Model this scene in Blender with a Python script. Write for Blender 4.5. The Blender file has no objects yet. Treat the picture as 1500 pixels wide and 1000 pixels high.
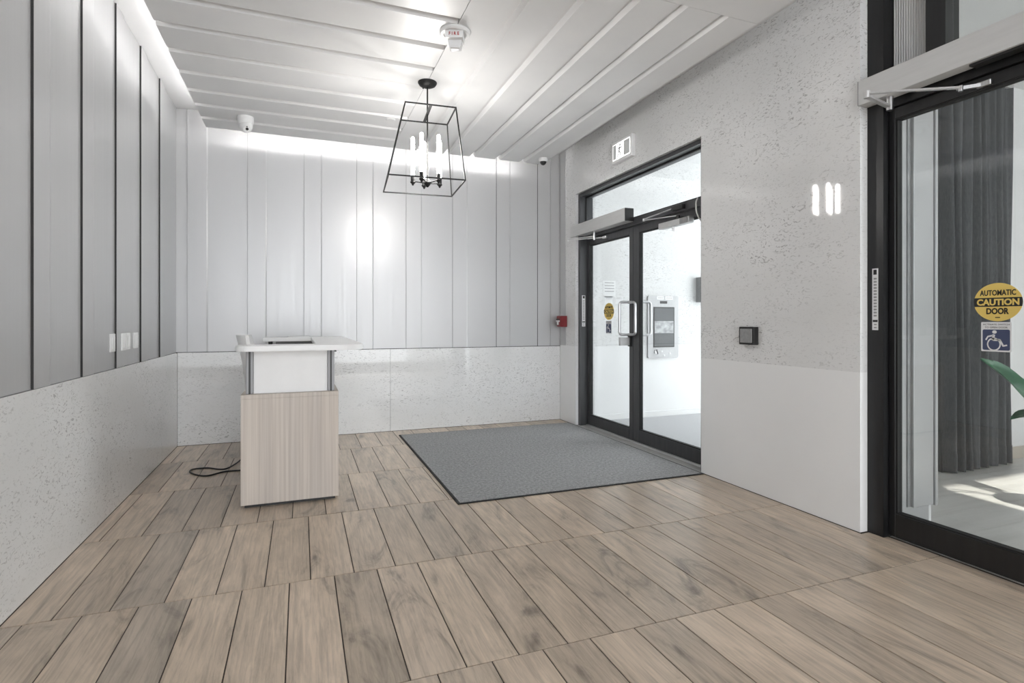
import bpy, bmesh, math, random
from mathutils import Vector, Matrix

random.seed(7)
S = bpy.context.scene
COL = S.collection

# ------------------------------------------------------------------ camera, world, sun, exposure
cd = bpy.data.cameras.new('camera'); cam = bpy.data.objects.new('camera', cd); COL.objects.link(cam)
cd.sensor_width = 36.0; cd.lens = 36.0 * 804 / 1500; cd.shift_y = -0.02; cd.clip_start = 0.02
cam.location = (0, 0, 1.18)
cam.rotation_euler = (math.pi / 2, 0, -math.atan2(309, 804))
S.camera = cam

w = bpy.data.worlds.new('sky'); S.world = w; w.use_nodes = True
bg = w.node_tree.nodes['Background']
bg.inputs['Color'].default_value = (0.94, 0.97, 1.0, 1); bg.inputs['Strength'].default_value = 2.5

sl = bpy.data.lights.new('sun', 'SUN'); sun = bpy.data.objects.new('sun', sl); COL.objects.link(sun)
sl.energy = 3.2; sl.angle = math.radians(0.6); sl.color = (1.0, 0.95, 0.86)
sun.rotation_euler = Vector((0.05, 0.80, -0.575)).to_track_quat('-Z', 'Y').to_euler()
sun.location = (4, -3, 6)

S.view_settings.view_transform = 'Standard'; S.view_settings.look = 'None'
S.view_settings.exposure = 1.4; S.view_settings.gamma = 1.0
S.view_settings.use_curve_mapping = False

# ------------------------------------------------------------------ main measures (metres)
XL, XR, YB, YF = -1.087, 2.905, 5.95, -4.3      # room faces
ZC, ZT = 2.95, 3.19                             # dropped ceiling face, upper ceiling
ZW = 0.88                                       # wainscot top
CX0, CX1, CY0, CY1, CXM = -0.81, 2.535, 2.25, 5.68, 0.873   # dropped ceiling extent

# ------------------------------------------------------------------ materials
MATS = {}
def mat(name, color=(0.8, 0.8, 0.8), rough=0.5, metal=0.0, spec=0.5, emit=None, estr=0.0, coat=0.0):
    if name in MATS: return MATS[name]
    m = bpy.data.materials.new(name); m.use_nodes = True
    b = m.node_tree.nodes['Principled BSDF']
    b.inputs['Base Color'].default_value = (*color, 1); b.inputs['Roughness'].default_value = rough
    b.inputs['Metallic'].default_value = metal; b.inputs['Specular IOR Level'].default_value = spec
    b.inputs['Coat Weight'].default_value = coat
    if emit:
        b.inputs['Emission Color'].default_value = (*emit, 1); b.inputs['Emission Strength'].default_value = estr
    MATS[name] = m
    return m
def nt(m):
    t = m.node_tree
    return t, t.nodes, t.links, t.nodes['Principled BSDF']
def node(t, typ, **kw):
    n = t.nodes.new(typ)
    for k, v in kw.items():
        if hasattr(n, k): setattr(n, k, v)
        else: n.inputs[k].default_value = v
    return n
def coords(t, scale=(1, 1, 1), rnd=0.0):
    tc = node(t, 'ShaderNodeTexCoord'); mp = node(t, 'ShaderNodeMapping'); mp.inputs['Scale'].default_value = scale
    t.links.new(tc.outputs['Object'], mp.inputs['Vector'])
    if rnd:
        oi = node(t, 'ShaderNodeObjectInfo'); mu = node(t, 'ShaderNodeMath', operation='MULTIPLY'); mu.inputs[1].default_value = rnd
        t.links.new(oi.outputs['Random'], mu.inputs[0])
        cb = node(t, 'ShaderNodeCombineXYZ'); 
        for i in range(3): t.links.new(mu.outputs[0], cb.inputs[i])
        t.links.new(cb.outputs[0], mp.inputs['Location'])
    return mp.outputs['Vector']
def ramp(t, fac, stops, interp='LINEAR'):
    r = node(t, 'ShaderNodeValToRGB'); r.color_ramp.interpolation = interp
    e = r.color_ramp.elements
    while len(e) < len(stops): e.new(0.5)
    for el, (p, c) in zip(e, stops):
        el.position = p; el.color = (*c, 1) if len(c) == 3 else c
    t.links.new(fac, r.inputs['Fac'])
    return r.outputs['Color']
def mix(t, fac, a, b, mode='MIX'):
    n = node(t, 'ShaderNodeMix', data_type='RGBA', blend_type=mode)
    for sock, v in ((n.inputs[0], fac), (n.inputs[6], a), (n.inputs[7], b)):
        if hasattr(v, 'is_linked'): t.links.new(v, sock)
        elif isinstance(v, (int, float)): sock.default_value = v
        else: sock.default_value = (*v, 1)
    return n.outputs[2]
def bump(t, h, strength, dist=0.002):
    b = node(t, 'ShaderNodeBump'); b.inputs['Strength'].default_value = strength; b.inputs['Distance'].default_value = dist
    t.links.new(h, b.inputs['Height'])
    return b.outputs['Normal']

def mat_stone():
    m = mat('speckled_stone', (0.72, 0.72, 0.72), 0.04, 0, 0.5); t, N, L, B = nt(m)
    v = coords(t, (11, 11, 27))
    n1 = node(t, 'ShaderNodeTexNoise', Scale=1.9, Detail=5.0, Roughness=0.6, Distortion=2.2); L.new(v, n1.inputs['Vector'])
    flecks = ramp(t, n1.outputs['Fac'], [(0.56, (0, 0, 0)), (0.635, (1, 1, 1))])
    v2 = coords(t, (1.6, 1.6, 2.2))
    n2 = node(t, 'ShaderNodeTexNoise', Scale=1.0, Detail=2.0); L.new(v2, n2.inputs['Vector'])
    patch = ramp(t, n2.outputs['Fac'], [(0.38, (0.25, 0.25, 0.25)), (0.62, (1, 1, 1))])
    fm = node(t, 'ShaderNodeMath', operation='MULTIPLY'); L.new(flecks, fm.inputs[0]); L.new(patch, fm.inputs[1])
    fs = node(t, 'ShaderNodeMath', operation='MULTIPLY'); L.new(fm.outputs[0], fs.inputs[0]); fs.inputs[1].default_value = 0.70
    cloud = ramp(t, n2.outputs['Fac'], [(0.3, (0.70, 0.70, 0.695)), (0.7, (0.76, 0.76, 0.76))])
    c = mix(t, fs.outputs[0], cloud, (0.27, 0.265, 0.26))
    L.new(c, B.inputs['Base Color'])
    return m
def mat_tile():
    m = mat('wood_look_tile', (0.4, 0.35, 0.3), 0.30, 0, 0.5); t, N, L, B = nt(m)
    oi = node(t, 'ShaderNodeObjectInfo')
    v = coords(t, (6.0, 1.7, 1), 37.0)
    n1 = node(t, 'ShaderNodeTexNoise', Scale=1.0, Detail=6.0, Roughness=0.62, Distortion=1.6); L.new(v, n1.inputs['Vector'])
    v2 = coords(t, (64, 3.6, 1), 21.0)
    n2 = node(t, 'ShaderNodeTexNoise', Scale=1.0, Detail=6.0, Roughness=0.65, Distortion=0.6); L.new(v2, n2.inputs['Vector'])
    c1 = ramp(t, n1.outputs['Fac'], [(0.28, (0.22, 0.182, 0.147)), (0.43, (0.49, 0.405, 0.322)), (0.68, (0.62, 0.512, 0.408))])
    g = ramp(t, n2.outputs['Fac'], [(0.36, (0.78, 0.78, 0.78)), (0.58, (1.07, 1.07, 1.07))])
    c2 = mix(t, 1.0, c1, g, 'MULTIPLY')
    pv = ramp(t, oi.outputs['Random'], [(0.0, (0.74, 0.76, 0.78)), (0.2, (1.08, 1.06, 1.03)), (0.45, (0.86, 0.85, 0.84)), (0.7, (1.12, 1.10, 1.08)), (1.0, (0.80, 0.79, 0.77))])
    c3 = mix(t, 1.0, c2, pv, 'MULTIPLY')
    L.new(c3, B.inputs['Base Color'])
    L.new(bump(t, n2.outputs['Fac'], 0.10, 0.001), B.inputs['Normal'])
    return m
def mat_metal_panel():
    m = mat('satin_metal_panel', (0.50, 0.50, 0.505), 0.36, 0.30, 0.5); t, N, L, B = nt(m)
    v = coords(t, (60, 60, 0.8), 9.0)
    n = node(t, 'ShaderNodeTexNoise', Scale=1.0, Detail=3.0); L.new(v, n.inputs['Vector'])
    L.new(ramp(t, n.outputs['Fac'], [(0.3, (0.33, 0.33, 0.33)), (0.7, (0.40, 0.40, 0.40))]), B.inputs['Roughness'])
    return m
def mat_mat():
    m = mat('ribbed_mat_fabric', (0.13, 0.135, 0.145), 0.95, 0, 0.15); t, N, L, B = nt(m)
    v = coords(t, (260, 150, 1))
    n = node(t, 'ShaderNodeTexNoise', Scale=1.0, Detail=3.0); L.new(v, n.inputs['Vector'])
    v2 = coords(t, (55, 40, 1))
    n2 = node(t, 'ShaderNodeTexNoise', Scale=1.0, Detail=4.0); L.new(v2, n2.inputs['Vector'])
    a = ramp(t, n.outputs['Fac'], [(0.3, (0.20, 0.202, 0.205)), (0.7, (0.46, 0.463, 0.465))])
    b = ramp(t, n2.outputs['Fac'], [(0.35, (0.8, 0.8, 0.8)), (0.65, (1.15, 1.15, 1.15))])
    L.new(mix(t, 1.0, a, b, 'MULTIPLY'), B.inputs['Base Color'])
    L.new(bump(t, n.outputs['Fac'], 0.6, 0.004), B.inputs['Normal'])
    return m
def mat_desk_wood():
    m = mat('pale_ash_laminate', (0.5, 0.46, 0.42), 0.5, 0, 0.3); t, N, L, B = nt(m)
    v = coords(t, (70, 70, 0.9))
    n = node(t, 'ShaderNodeTexNoise', Scale=1.0, Detail=4.0, Roughness=0.6); L.new(v, n.inputs['Vector'])
    v2 = coords(t, (9, 9, 0.5))
    n2 = node(t, 'ShaderNodeTexNoise', Scale=1.0, Detail=2.0); L.new(v2, n2.inputs['Vector'])
    a = ramp(t, n.outputs['Fac'], [(0.35, (0.52, 0.465, 0.415)), (0.65, (0.64, 0.585, 0.53))])
    b = ramp(t, n2.outputs['Fac'], [(0.35, (0.94, 0.94, 0.95)), (0.65, (1.05, 1.04, 1.03))])
    L.new(mix(t, 1.0, a, b, 'MULTIPLY'), B.inputs['Base Color'])
    return m
def mat_noisy(name, c0, c1, scale, rough=0.5, metal=0.0, spec=0.5, bmp=0.0):
    m = mat(name, c0, rough, metal, spec); t, N, L, B = nt(m)
    v = coords(t, scale)
    n = node(t, 'ShaderNodeTexNoise', Scale=1.0, Detail=3.0); L.new(v, n.inputs['Vector'])
    L.new(ramp(t, n.outputs['Fac'], [(0.3, c0), (0.7, c1)]), B.inputs['Base Color'])
    if bmp: L.new(bump(t, n.outputs['Fac'], bmp), B.inputs['Normal'])
    return m
def mat_glass(name, tint=(0.93, 0.945, 0.94), rough=0.0, ior=1.5):
    m = bpy.data.materials.new(name); m.use_nodes = True; t = m.node_tree; t.nodes.clear()
    o = node(t, 'ShaderNodeOutputMaterial'); mx = node(t, 'ShaderNodeMixShader')
    tr = node(t, 'ShaderNodeBsdfTransparent'); tr.inputs['Color'].default_value = (*tint, 1)
    gl = node(t, 'ShaderNodeBsdfGlossy'); gl.inputs['Roughness'].default_value = rough
    fr = node(t, 'ShaderNodeFresnel'); fr.inputs['IOR'].default_value = ior
    ge = node(t, 'ShaderNodeNewGeometry'); mr = node(t, 'ShaderNodeMapRange')     # same reflectance entering and leaving the pane
    mr.inputs['To Min'].default_value = ior; mr.inputs['To Max'].default_value = 1.0 / ior
    t.links.new(ge.outputs['Backfacing'], mr.inputs['Value']); t.links.new(mr.outputs[0], fr.inputs['IOR'])
    t.links.new(fr.outputs[0], mx.inputs[0]); t.links.new(tr.outputs[0], mx.inputs[1]); t.links.new(gl.outputs[0], mx.inputs[2])
    t.links.new(mx.outputs[0], o.inputs['Surface'])
    MATS[name] = m
    return m

STONE = mat_stone(); TILE = mat_tile(); PANEL = mat_metal_panel(); MATF = mat_mat(); ASH = mat_desk_wood()
WHITE_WALL = mat_noisy('plain_white_panel', (0.81, 0.81, 0.81), (0.84, 0.84, 0.84), (2, 2, 2), 0.25, 0, 0.5)
CEIL = mat_noisy('white_ceiling_paint', (0.74, 0.74, 0.74), (0.77, 0.77, 0.77), (3, 3, 3), 0.6, 0, 0.3)
CLOUD = mat_noisy('satin_white_plank', (0.72, 0.72, 0.725), (0.75, 0.75, 0.75), (4, 4, 4), 0.38, 0, 0.5)
GROUT = mat_noisy('dark_grout', (0.055, 0.045, 0.038), (0.075, 0.062, 0.052), (30, 30, 30), 0.9)
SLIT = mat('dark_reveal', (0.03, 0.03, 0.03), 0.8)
BLACK = mat_noisy('black_anodised', (0.012, 0.012, 0.013), (0.018, 0.018, 0.019), (40, 40, 3), 0.32, 0.2, 0.5)
DARKBR = mat_noisy('charcoal_anodised', (0.055, 0.056, 0.060), (0.07, 0.071, 0.075), (40, 40, 3), 0.34, 0.3, 0.5)
GASKET = mat('black_rubber', (0.008, 0.008, 0.008), 0.7)
IRON = mat_noisy('black_iron', (0.010, 0.010, 0.010), (0.02, 0.02, 0.02), (60, 60, 60), 0.5, 0.4)
GLASS = mat_glass('clear_glass'); 
FLUTED = mat('fluted_glass', (0.80, 0.80, 0.80), 0.25); FLUTED.node_tree.nodes['Principled BSDF'].inputs['Transmission Weight'].default_value = 0.25
STEEL = mat_noisy('brushed_steel', (0.55, 0.55, 0.56), (0.66, 0.66, 0.67), (200, 200, 4), 0.28, 1.0)
ALU = mat_noisy('satin_aluminium', (0.58, 0.58, 0.58), (0.66, 0.66, 0.66), (8, 80, 80), 0.42, 0.75)
WPLAST = mat_noisy('white_plastic', (0.78, 0.78, 0.78), (0.82, 0.82, 0.82), (30, 30, 30), 0.4)
WLAM = mat_noisy('white_laminate', (0.80, 0.80, 0.80), (0.83, 0.83, 0.83), (10, 10, 10), 0.35)
BPLAST = mat('black_plastic', (0.012, 0.012, 0.012), 0.4)
GPLAST = mat_noisy('grey_plastic', (0.25, 0.25, 0.255), (0.29, 0.29, 0.295), (30, 30, 30), 0.5)
RED = mat_noisy('red_enamel', (0.17, 0.008, 0.012), (0.21, 0.012, 0.016), (20, 20, 20), 0.35)
REDINK = mat('red_ink', (0.35, 0.03, 0.03), 0.5)
INK = mat('black_ink', (0.01, 0.01, 0.01), 0.5)
GINK = mat('grey_ink', (0.30, 0.30, 0.30), 0.6)
YELLOW = mat('yellow_vinyl', (0.74, 0.54, 0.14), 0.45)
BLUE = mat('blue_vinyl', (0.05, 0.065, 0.13), 0.45)
WVINYL = mat('white_vinyl', (0.72, 0.72, 0.73), 0.5)
PAPER = mat_noisy('white_paper', (0.78, 0.78, 0.78), (0.84, 0.84, 0.84), (20, 20, 20), 0.8)
SCREEN = mat_noisy('grey_display', (0.10, 0.105, 0.11), (0.13, 0.135, 0.14), (3, 3, 9), 0.08)
CURT = mat_noisy('charcoal_curtain_cloth', (0.075, 0.078, 0.084), (0.11, 0.114, 0.12), (120, 120, 30), 0.9, 0, 0.2, 0.3)
LEAF = mat_noisy('green_leaf', (0.025, 0.10, 0.05), (0.05, 0.17, 0.085), (9, 30, 9), 0.35)
STEM = mat_noisy('leaf_stem', (0.06, 0.12, 0.05), (0.09, 0.16, 0.07), (20, 20, 20), 0.5)
SOIL = mat_noisy('potting_soil', (0.02, 0.015, 0.01), (0.05, 0.035, 0.025), (60, 60, 60), 0.95)
POSTM = mat_noisy('grey_aluminium', (0.30, 0.30, 0.31), (0.35, 0.35, 0.36), (80, 80, 4), 0.5, 0.2)
OPER = mat_noisy('pale_anodised_cover', (0.56, 0.56, 0.555), (0.60, 0.60, 0.595), (60, 5, 60), 0.45, 0.15)
POT = mat_noisy('grey_pot', (0.25, 0.25, 0.25), (0.30, 0.30, 0.30), (10, 10, 10), 0.6)
PALEFLOOR = mat_noisy('pale_floor_plank', (0.56, 0.55, 0.53), (0.68, 0.67, 0.65), (1.2, 14, 1), 0.35)
VESTFLOOR = mat_noisy('grey_vestibule_mat', (0.42, 0.42, 0.43), (0.52, 0.52, 0.53), (90, 90, 90), 0.9)
BASEB = mat('cream_baseboard', (0.55, 0.50, 0.43), 0.5)
BULB = mat('lit_bulb', (1, 1, 1), 0.3, emit=(1.0, 0.97, 0.93), estr=32.0)
LEDSOFT = mat('led_strip_soft', (1, 1, 1), 0.4, emit=(1.0, 0.985, 0.97), estr=11.0)
LED = mat('led_strip', (1, 1, 1), 0.4, emit=(1.0, 0.985, 0.97), estr=14.0)
SIGNLIT = mat('lit_sign_face', (0.9, 0.9, 0.9), 0.4, emit=(1, 1, 1), estr=0.75)
LENS = mat('clear_strobe_lens', (0.75, 0.75, 0.76), 0.08, 0.0, 0.8)

# ------------------------------------------------------------------ geometry helpers
def new(): return bmesh.new()
def box(bm, a, b, bev=0.0, seg=1):
    x0, y0, z0 = (min(a[i], b[i]) for i in range(3)); x1, y1, z1 = (max(a[i], b[i]) for i in range(3))
    r = bmesh.ops.create_cube(bm, size=1.0)
    for v in r['verts']:
        v.co = Vector((x0 if v.co.x < 0 else x1, y0 if v.co.y < 0 else y1, z0 if v.co.z < 0 else z1))
    if bev:
        es = list({e for v in r['verts'] for e in v.link_edges})
        bmesh.ops.bevel(bm, geom=es, offset=bev, segments=seg, affect='EDGES', profile=0.5)
    return bm
def prism(bm, pts, axis, a, b):
    """pts: 2D outline; axis 'x' -> (y,z), 'y' -> (x,z), 'z' -> (x,y); extruded from a to b along axis"""
    def p3(p, t): return {'x': (t, p[0], p[1]), 'y': (p[0], t, p[1]), 'z': (p[0], p[1], t)}[axis]
    v0 = [bm.verts.new(p3(p, a)) for p in pts]; v1 = [bm.verts.new(p3(p, b)) for p in pts]
    n = len(pts); fs = [bm.faces.new(v0), bm.faces.new(v1)]
    for i in range(n): fs.append(bm.faces.new((v0[i], v0[(i + 1) % n], v1[(i + 1) % n], v1[i])))
    bmesh.ops.recalc_face_normals(bm, faces=fs)
    return bm
def cyl(bm, p, q, r, r2=None, seg=24, caps=True):
    p, q = Vector(p), Vector(q); d = q - p; M = Matrix.Translation((p + q) / 2) @ d.to_track_quat('Z', 'Y').to_matrix().to_4x4()
    bmesh.ops.create_cone(bm, cap_ends=caps, segments=seg, radius1=r, radius2=r if r2 is None else r2, depth=d.length, matrix=M)
    return bm
def sph(bm, c, r, sc=(1, 1, 1), u=24, v=16):
    M = Matrix.Translation(c) @ Matrix.Diagonal((*sc, 1)); bmesh.ops.create_uvsphere(bm, u_segments=u, v_segments=v, radius=r, matrix=M); return bm
def lathe(bm, c, axis, prof, seg=32):
    """prof: list of (radius, along) about axis vector from c"""
    q = Vector(axis).normalized().to_track_quat('Z', 'Y'); rings = []
    for r, h in prof:
        rings.append([bm.verts.new(Vector(c) + q @ Vector((r * math.cos(2 * math.pi * i / seg), r * math.sin(2 * math.pi * i / seg), h))) for i in range(seg)])
    fs = []
    for a, b in zip(rings, rings[1:]):
        for i in range(seg): fs.append(bm.faces.new((a[i], a[(i + 1) % seg], b[(i + 1) % seg], b[i])))
    fs.append(bm.faces.new(rings[0])); fs.append(bm.faces.new(rings[-1]))
    bmesh.ops.recalc_face_normals(bm, faces=fs)
    return bm
def tube(bm, pts, r, seg=10, closed=False):
    pts = [Vector(p) for p in pts]; n = len(pts); rings = []
    up = Vector((0.13, 0.31, 0.94)).normalized()
    prev = None
    for i, p in enumerate(pts):
        if closed: t = (pts[(i + 1) % n] - pts[i - 1]).normalized()
        else: t = (pts[min(i + 1, n - 1)] - pts[max(i - 1, 0)]).normalized()
        if prev is None:
            a = t.cross(up); a = a.normalized() if a.length > 1e-4 else t.orthogonal().normalized()
        else:
            a = (prev - t * prev.dot(t)).normalized()
        prev = a; b = t.cross(a)
        rings.append([bm.verts.new(p + (a * math.cos(2 * math.pi * k / seg) + b * math.sin(2 * math.pi * k / seg)) * r) for k in range(seg)])
    fs = []
    m = n if closed else n - 1
    for i in range(m):
        A, B = rings[i], rings[(i + 1) % n]
        for k in range(seg): fs.append(bm.faces.new((A[k], A[(k + 1) % seg], B[(k + 1) % seg], B[k])))
    if not closed: fs += [bm.faces.new(rings[0]), bm.faces.new(rings[-1])]
    bmesh.ops.recalc_face_normals(bm, faces=fs)
    return bm
def fillet(pts, r, n=5):
    """round the inner corners of a polyline"""
    pts = [Vector(p) for p in pts]; out = [pts[0]]
    for i in range(1, len(pts) - 1):
        a = (pts[i - 1] - pts[i]).normalized(); b = (pts[i + 1] - pts[i]).normalized()
        p, q = pts[i] + a * r, pts[i] + b * r
        for k in range(n + 1):
            t = k / n; out.append(p * (1 - t) ** 2 + pts[i] * 2 * t * (1 - t) + q * t ** 2)
    out.append(pts[-1])
    return out
def rrect(x0, y0, x1, y1, r, n=5):
    out = []
    for cx, cy, a in ((x1 - r, y0 + r, -90), (x1 - r, y1 - r, 0), (x0 + r, y1 - r, 90), (x0 + r, y0 + r, 180)):
        for k in range(n + 1):
            t = math.radians(a + 90 * k / n); out.append((cx + r * math.cos(t), cy + r * math.sin(t)))
    return out

def origin(o):
    v = Vector((0, 0, 0))
    while o: v += o.location; o = o.parent
    return v
def obj(name, bm, m, parent=None, smooth=False, label=None):
    if parent: bmesh.ops.translate(bm, verts=bm.verts, vec=-origin(parent))
    me = bpy.data.meshes.new(name); bm.to_mesh(me); bm.free()
    if smooth is True:
        for p in me.polygons: p.use_smooth = True
        try: me.set_sharp_from_angle(angle=math.radians(40))
        except Exception: pass
    me.materials.append(m)
    o = bpy.data.objects.new(name, me); COL.objects.link(o); o.parent = parent
    if label: o['label'] = label
    return o
def tag(o, label, cat, group=None):
    o['label'] = label; o['category'] = cat
    if group: o['group'] = group
    return o
def thing(name, label, cat, loc, group=None):
    o = bpy.data.objects.new(name, None); COL.objects.link(o); o.location = loc; o.empty_display_size = 0.05
    return tag(o, label, cat, group)
def struct(name, bm, m, label=None, cat=None, parent=None, smooth=False):
    o = obj(name, bm, m, parent, smooth)
    if not parent: o['kind'] = 'structure'
    if label: o['label'] = label
    if cat: o['category'] = cat
    return o
def struct_empty(name, label, cat, loc):
    o = thing(name, label, cat, loc); o['kind'] = 'structure'; return o

FACE = {'-x': Matrix(((0, 0, -1), (-1, 0, 0), (0, 1, 0))), '-y': Matrix(((1, 0, 0), (0, 0, -1), (0, 1, 0))),
        'tilt': None}
def text_bm(s, size, pos, basis, width=None, bold=0.0, ext=0.0004):
    cu = bpy.data.curves.new('lettering', 'FONT'); cu.body = s; cu.size = size; cu.align_x = 'CENTER'; cu.align_y = 'CENTER'
    cu.offset = bold; cu.extrude = ext; cu.resolution_u = 3
    o = bpy.data.objects.new('lettering', cu); COL.objects.link(o)
    dg = bpy.context.evaluated_depsgraph_get(); me = bpy.data.meshes.new_from_object(o.evaluated_get(dg))
    bpy.data.objects.remove(o); bpy.data.curves.remove(cu)
    bm = new(); bm.from_mesh(me); bpy.data.meshes.remove(me)
    if bm.verts:
        xs = [v.co.x for v in bm.verts]; wd = max(xs) - min(xs); mx = (max(xs) + min(xs)) / 2
        ys = [v.co.y for v in bm.verts]; my = (max(ys) + min(ys)) / 2
        k = (width / wd) if width else 1.0
        for v in bm.verts: v.co = Vector(pos) + basis @ Vector(((v.co.x - mx) * k, v.co.y - my, v.co.z))
    return bm

# ================================================================== THE ROOM
# ---- floor: grout bed with wood-look tiles, each a child
bm = new(); box(bm, (XL - 0.1, YF, -0.12), (3.02, YB + 0.1, -0.003))
floor = struct('floor', bm, GROUT, 'wood look tile floor with dark grout lines', 'floor')
TW, TL, GAP = 0.1925, 0.867, 0.0048
tile_cache = {}
def tile_mesh(w_, l_):
    k = (round(w_, 4), round(l_, 4))
    if k in tile_cache: return tile_cache[k]
    b = new(); hw, hl, c = w_ / 2, l_ / 2, 0.0012
    lo = [b.verts.new((x, y, -0.0030)) for x, y in ((-hw, -hl), (hw, -hl), (hw, hl), (-hw, hl))]
    mi = [b.verts.new((x, y, -c)) for x, y in ((-hw, -hl), (hw, -hl), (hw, hl), (-hw, hl))]
    tp = [b.verts.new((x, y, 0)) for x, y in ((-hw + c, -hl + c), (hw - c, -hl + c), (hw - c, hl - c), (-hw + c, hl - c))]
    b.faces.new(tp)
    for A, B in ((lo, mi), (mi, tp)):
        for i in range(4): b.faces.new((A[i], A[(i + 1) % 4], B[(i + 1) % 4], B[i]))
    me = bpy.data.meshes.new('floor_tile'); b.to_mesh(me); b.free(); me.materials.append(TILE); tile_cache[k] = me
    return me
def lay_row(y0, y1, off, x0, x1):
    k = math.floor((x0 - off) / TW)
    while off + k * TW < x1:
        a, b_ = max(x0, off + k * TW), min(x1, off + (k + 1) * TW); k += 1
        if b_ - a < 0.012: continue
        o = bpy.data.objects.new('floor_tile', tile_mesh(b_ - a - GAP, y1 - y0 - GAP)); COL.objects.link(o)
        o.location = ((a + b_) / 2, (y0 + y1) / 2, 0); o.parent = floor
ys = [2.671 + TL * i for i in range(-4, 4)]
for i, y0 in enumerate(ys):
    y1 = min(y0 + TL, YB); off = 0.041 if i % 2 == 0 else 0.144
    if y0 < 2.157 < y1:      # row that meets the single door's recess
        lay_row(y0, y1, off, XL, XR - 0.002)
        lay_row(y0, 2.150, off, XR - 0.002, 3.0)
    elif y1 < 2.157 and y1 > 1.2: lay_row(y0, y1, off, XL, 3.0)
    else: lay_row(y0, y1, off, XL, XR - 0.002)

# ---- upper ceiling
bm = new(); box(bm, (XL - 0.1, YF, ZT), (3.10, YB + 0.1, ZT + 0.1))
struct('ceiling', bm, CEIL, 'smooth white upper ceiling above the dropped planks', 'ceiling')

# ---- left wall: dark backing, plank panels above, stone wainscot below
def plank_wall(wall, axis, gaps, w_strip, start, end, z0, z1, face, sgn, pr=0.010, dark_from=-9):
    """gaps: where each raised batten starts; flat panels lie between, a dark or grey strip lines the batten's starting edge"""
    def P(u, d): return (face + sgn * d, u) if axis == 'y' else (u, face + sgn * d)
    edges = [start] + list(gaps)
    def flat(a, b_):
        if b_ - a < 0.01: return
        b = new(); prism(b, [P(a, -0.004), P(b_, -0.004), P(b_, 0.0), P(a, 0.0)], 'z', z0, z1); obj('wall_panel', b, PANEL, wall)
    if gaps[0] > start: flat(start, gaps[0])
    for i, g in enumerate(gaps):
        nxt = gaps[i + 1] if i + 1 < len(gaps) else end
        b = new(); prism(b, [P(g, -0.004), P(g + 0.003, -0.004), P(g + 0.003, pr - 0.0003), P(g, pr - 0.0003)], 'z', z0, z1); obj('reveal_strip', b, SLIT if g > dark_from else GINK, wall)  # glare put into the colour: joints it lightens are grey, others dark
        e = min(g + w_strip, end)
        b = new(); prism(b, [P(g + 0.0032, -0.004), P(e, -0.004), P(e, 0.001), P(e - (0.035 if pr > 0.008 else 0.012), pr), P(g + 0.0032, pr)], 'z', z0, z1); obj('panel_batten', b, PANEL, wall)
        flat(e + 0.0003, nxt - 0.0003)
bm = new(); box(bm, (XL - 0.15, YF, 0), (XL - 0.0262, YB + 0.15, ZT))
wall_left = struct('wall_left', bm, SLIT, 'left wall of satin metal planks over speckled stone wainscot', 'wall')
gl = [2.983 + 0.5765 * i for i in range(-13, 5)]
gl = [g for g in gl if g > YF]
plank_wall(wall_left, 'y', gl, 0.200, YF, YB + 0.012, ZW + 0.002, ZT - 0.002, XL - 0.012, 1)
sy = [-4.28, -2.55, -0.60, 1.39, 3.385, YB]
for a, b_ in zip(sy, sy[1:]):
    b = new(); box(b, (XL - 0.026, a + 0.0012, 0.003), (XL, b_ - 0.0012, ZW)); obj('stone_panel', b, STONE, wall_left)

# ---- back wall
bm = new(); box(bm, (XL - 0.02, YB + 0.0262, 0), (3.15, YB + 0.15, ZT))
wall_back = struct('wall_back', bm, SLIT, 'back wall of satin metal planks over speckled stone wainscot', 'wall')
gb = [-0.491 + 0.5175 * i for i in range(-1, 7)]
gb = [g for g in gb if g < XR - 0.05]
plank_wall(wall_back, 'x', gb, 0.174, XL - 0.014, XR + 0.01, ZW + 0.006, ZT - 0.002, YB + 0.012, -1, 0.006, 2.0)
sx = [XL + 0.001, 0.893, XR]
for a, b_ in zip(sx, sx[1:]):
    b = new(); box(b, (a + 0.0012, YB, 0.003), (b_ - 0.0012, YB + 0.026, ZW)); obj('stone_panel', b, STONE, wall_back)

# ---- right wall with the double-door opening
OY0, OY1, OZ = 3.458, 5.548, 2.615
bm = new(); box(bm, (XR + 0.03, OY1, 0), (3.15, YB + 0.02, ZT)); box(bm, (XR + 0.03, OY0, OZ + 0.01), (3.15, OY1, ZT)); box(bm, (XR + 0.03, 2.19, 0), (3.15, OY0, ZT))
wall_right = struct('wall_right', bm, STONE, 'right wall with speckled stone above a plain white dado', 'wall')
ZD = 0.893
def cladding(name, a, b_, m):
    b = new(); box(b, a, b_); obj(name, b, m, wall_right)
cladding('white_panel', (XR, OY1, 0.003), (XR + 0.0305, YB - 0.002, ZD), WHITE_WALL)
cladding('white_panel', (XR, 2.157, 0.003), (XR + 0.0305, OY0, ZD), WHITE_WALL)
cladding('metal_panel', (XR, 5.808, ZD + 0.001), (XR + 0.0305, YB - 0.004, ZT - 0.001), PANEL)
cladding('stone_panel', (XR, OY1, ZD), (XR + 0.0305, 5.804, ZT - 0.001), STONE)
cladding('stone_panel', (XR, OY0, OZ), (XR + 0.0305, OY1, ZT - 0.001), STONE)
cladding('stone_panel', (XR, 2.157, ZD), (XR + 0.0305, OY0, ZT - 0.001), STONE)
cladding('reveal_panel', (XR + 0.0305, 2.157, 0.003), (3.10, 2.190, ZD), WHITE_WALL)
cladding('reveal_panel', (XR + 0.0305, 2.157, ZD), (3.10, 2.190, ZT - 0.001), STONE)
# wall on the camera's side of the single door
DY0 = 1.05
bm = new(); box(bm, (XR, YF, 0), (3.15, DY0, ZT))
struct('wall_front_right', bm, STONE, 'speckled stone wall beside the black single door', 'wall')

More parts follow.
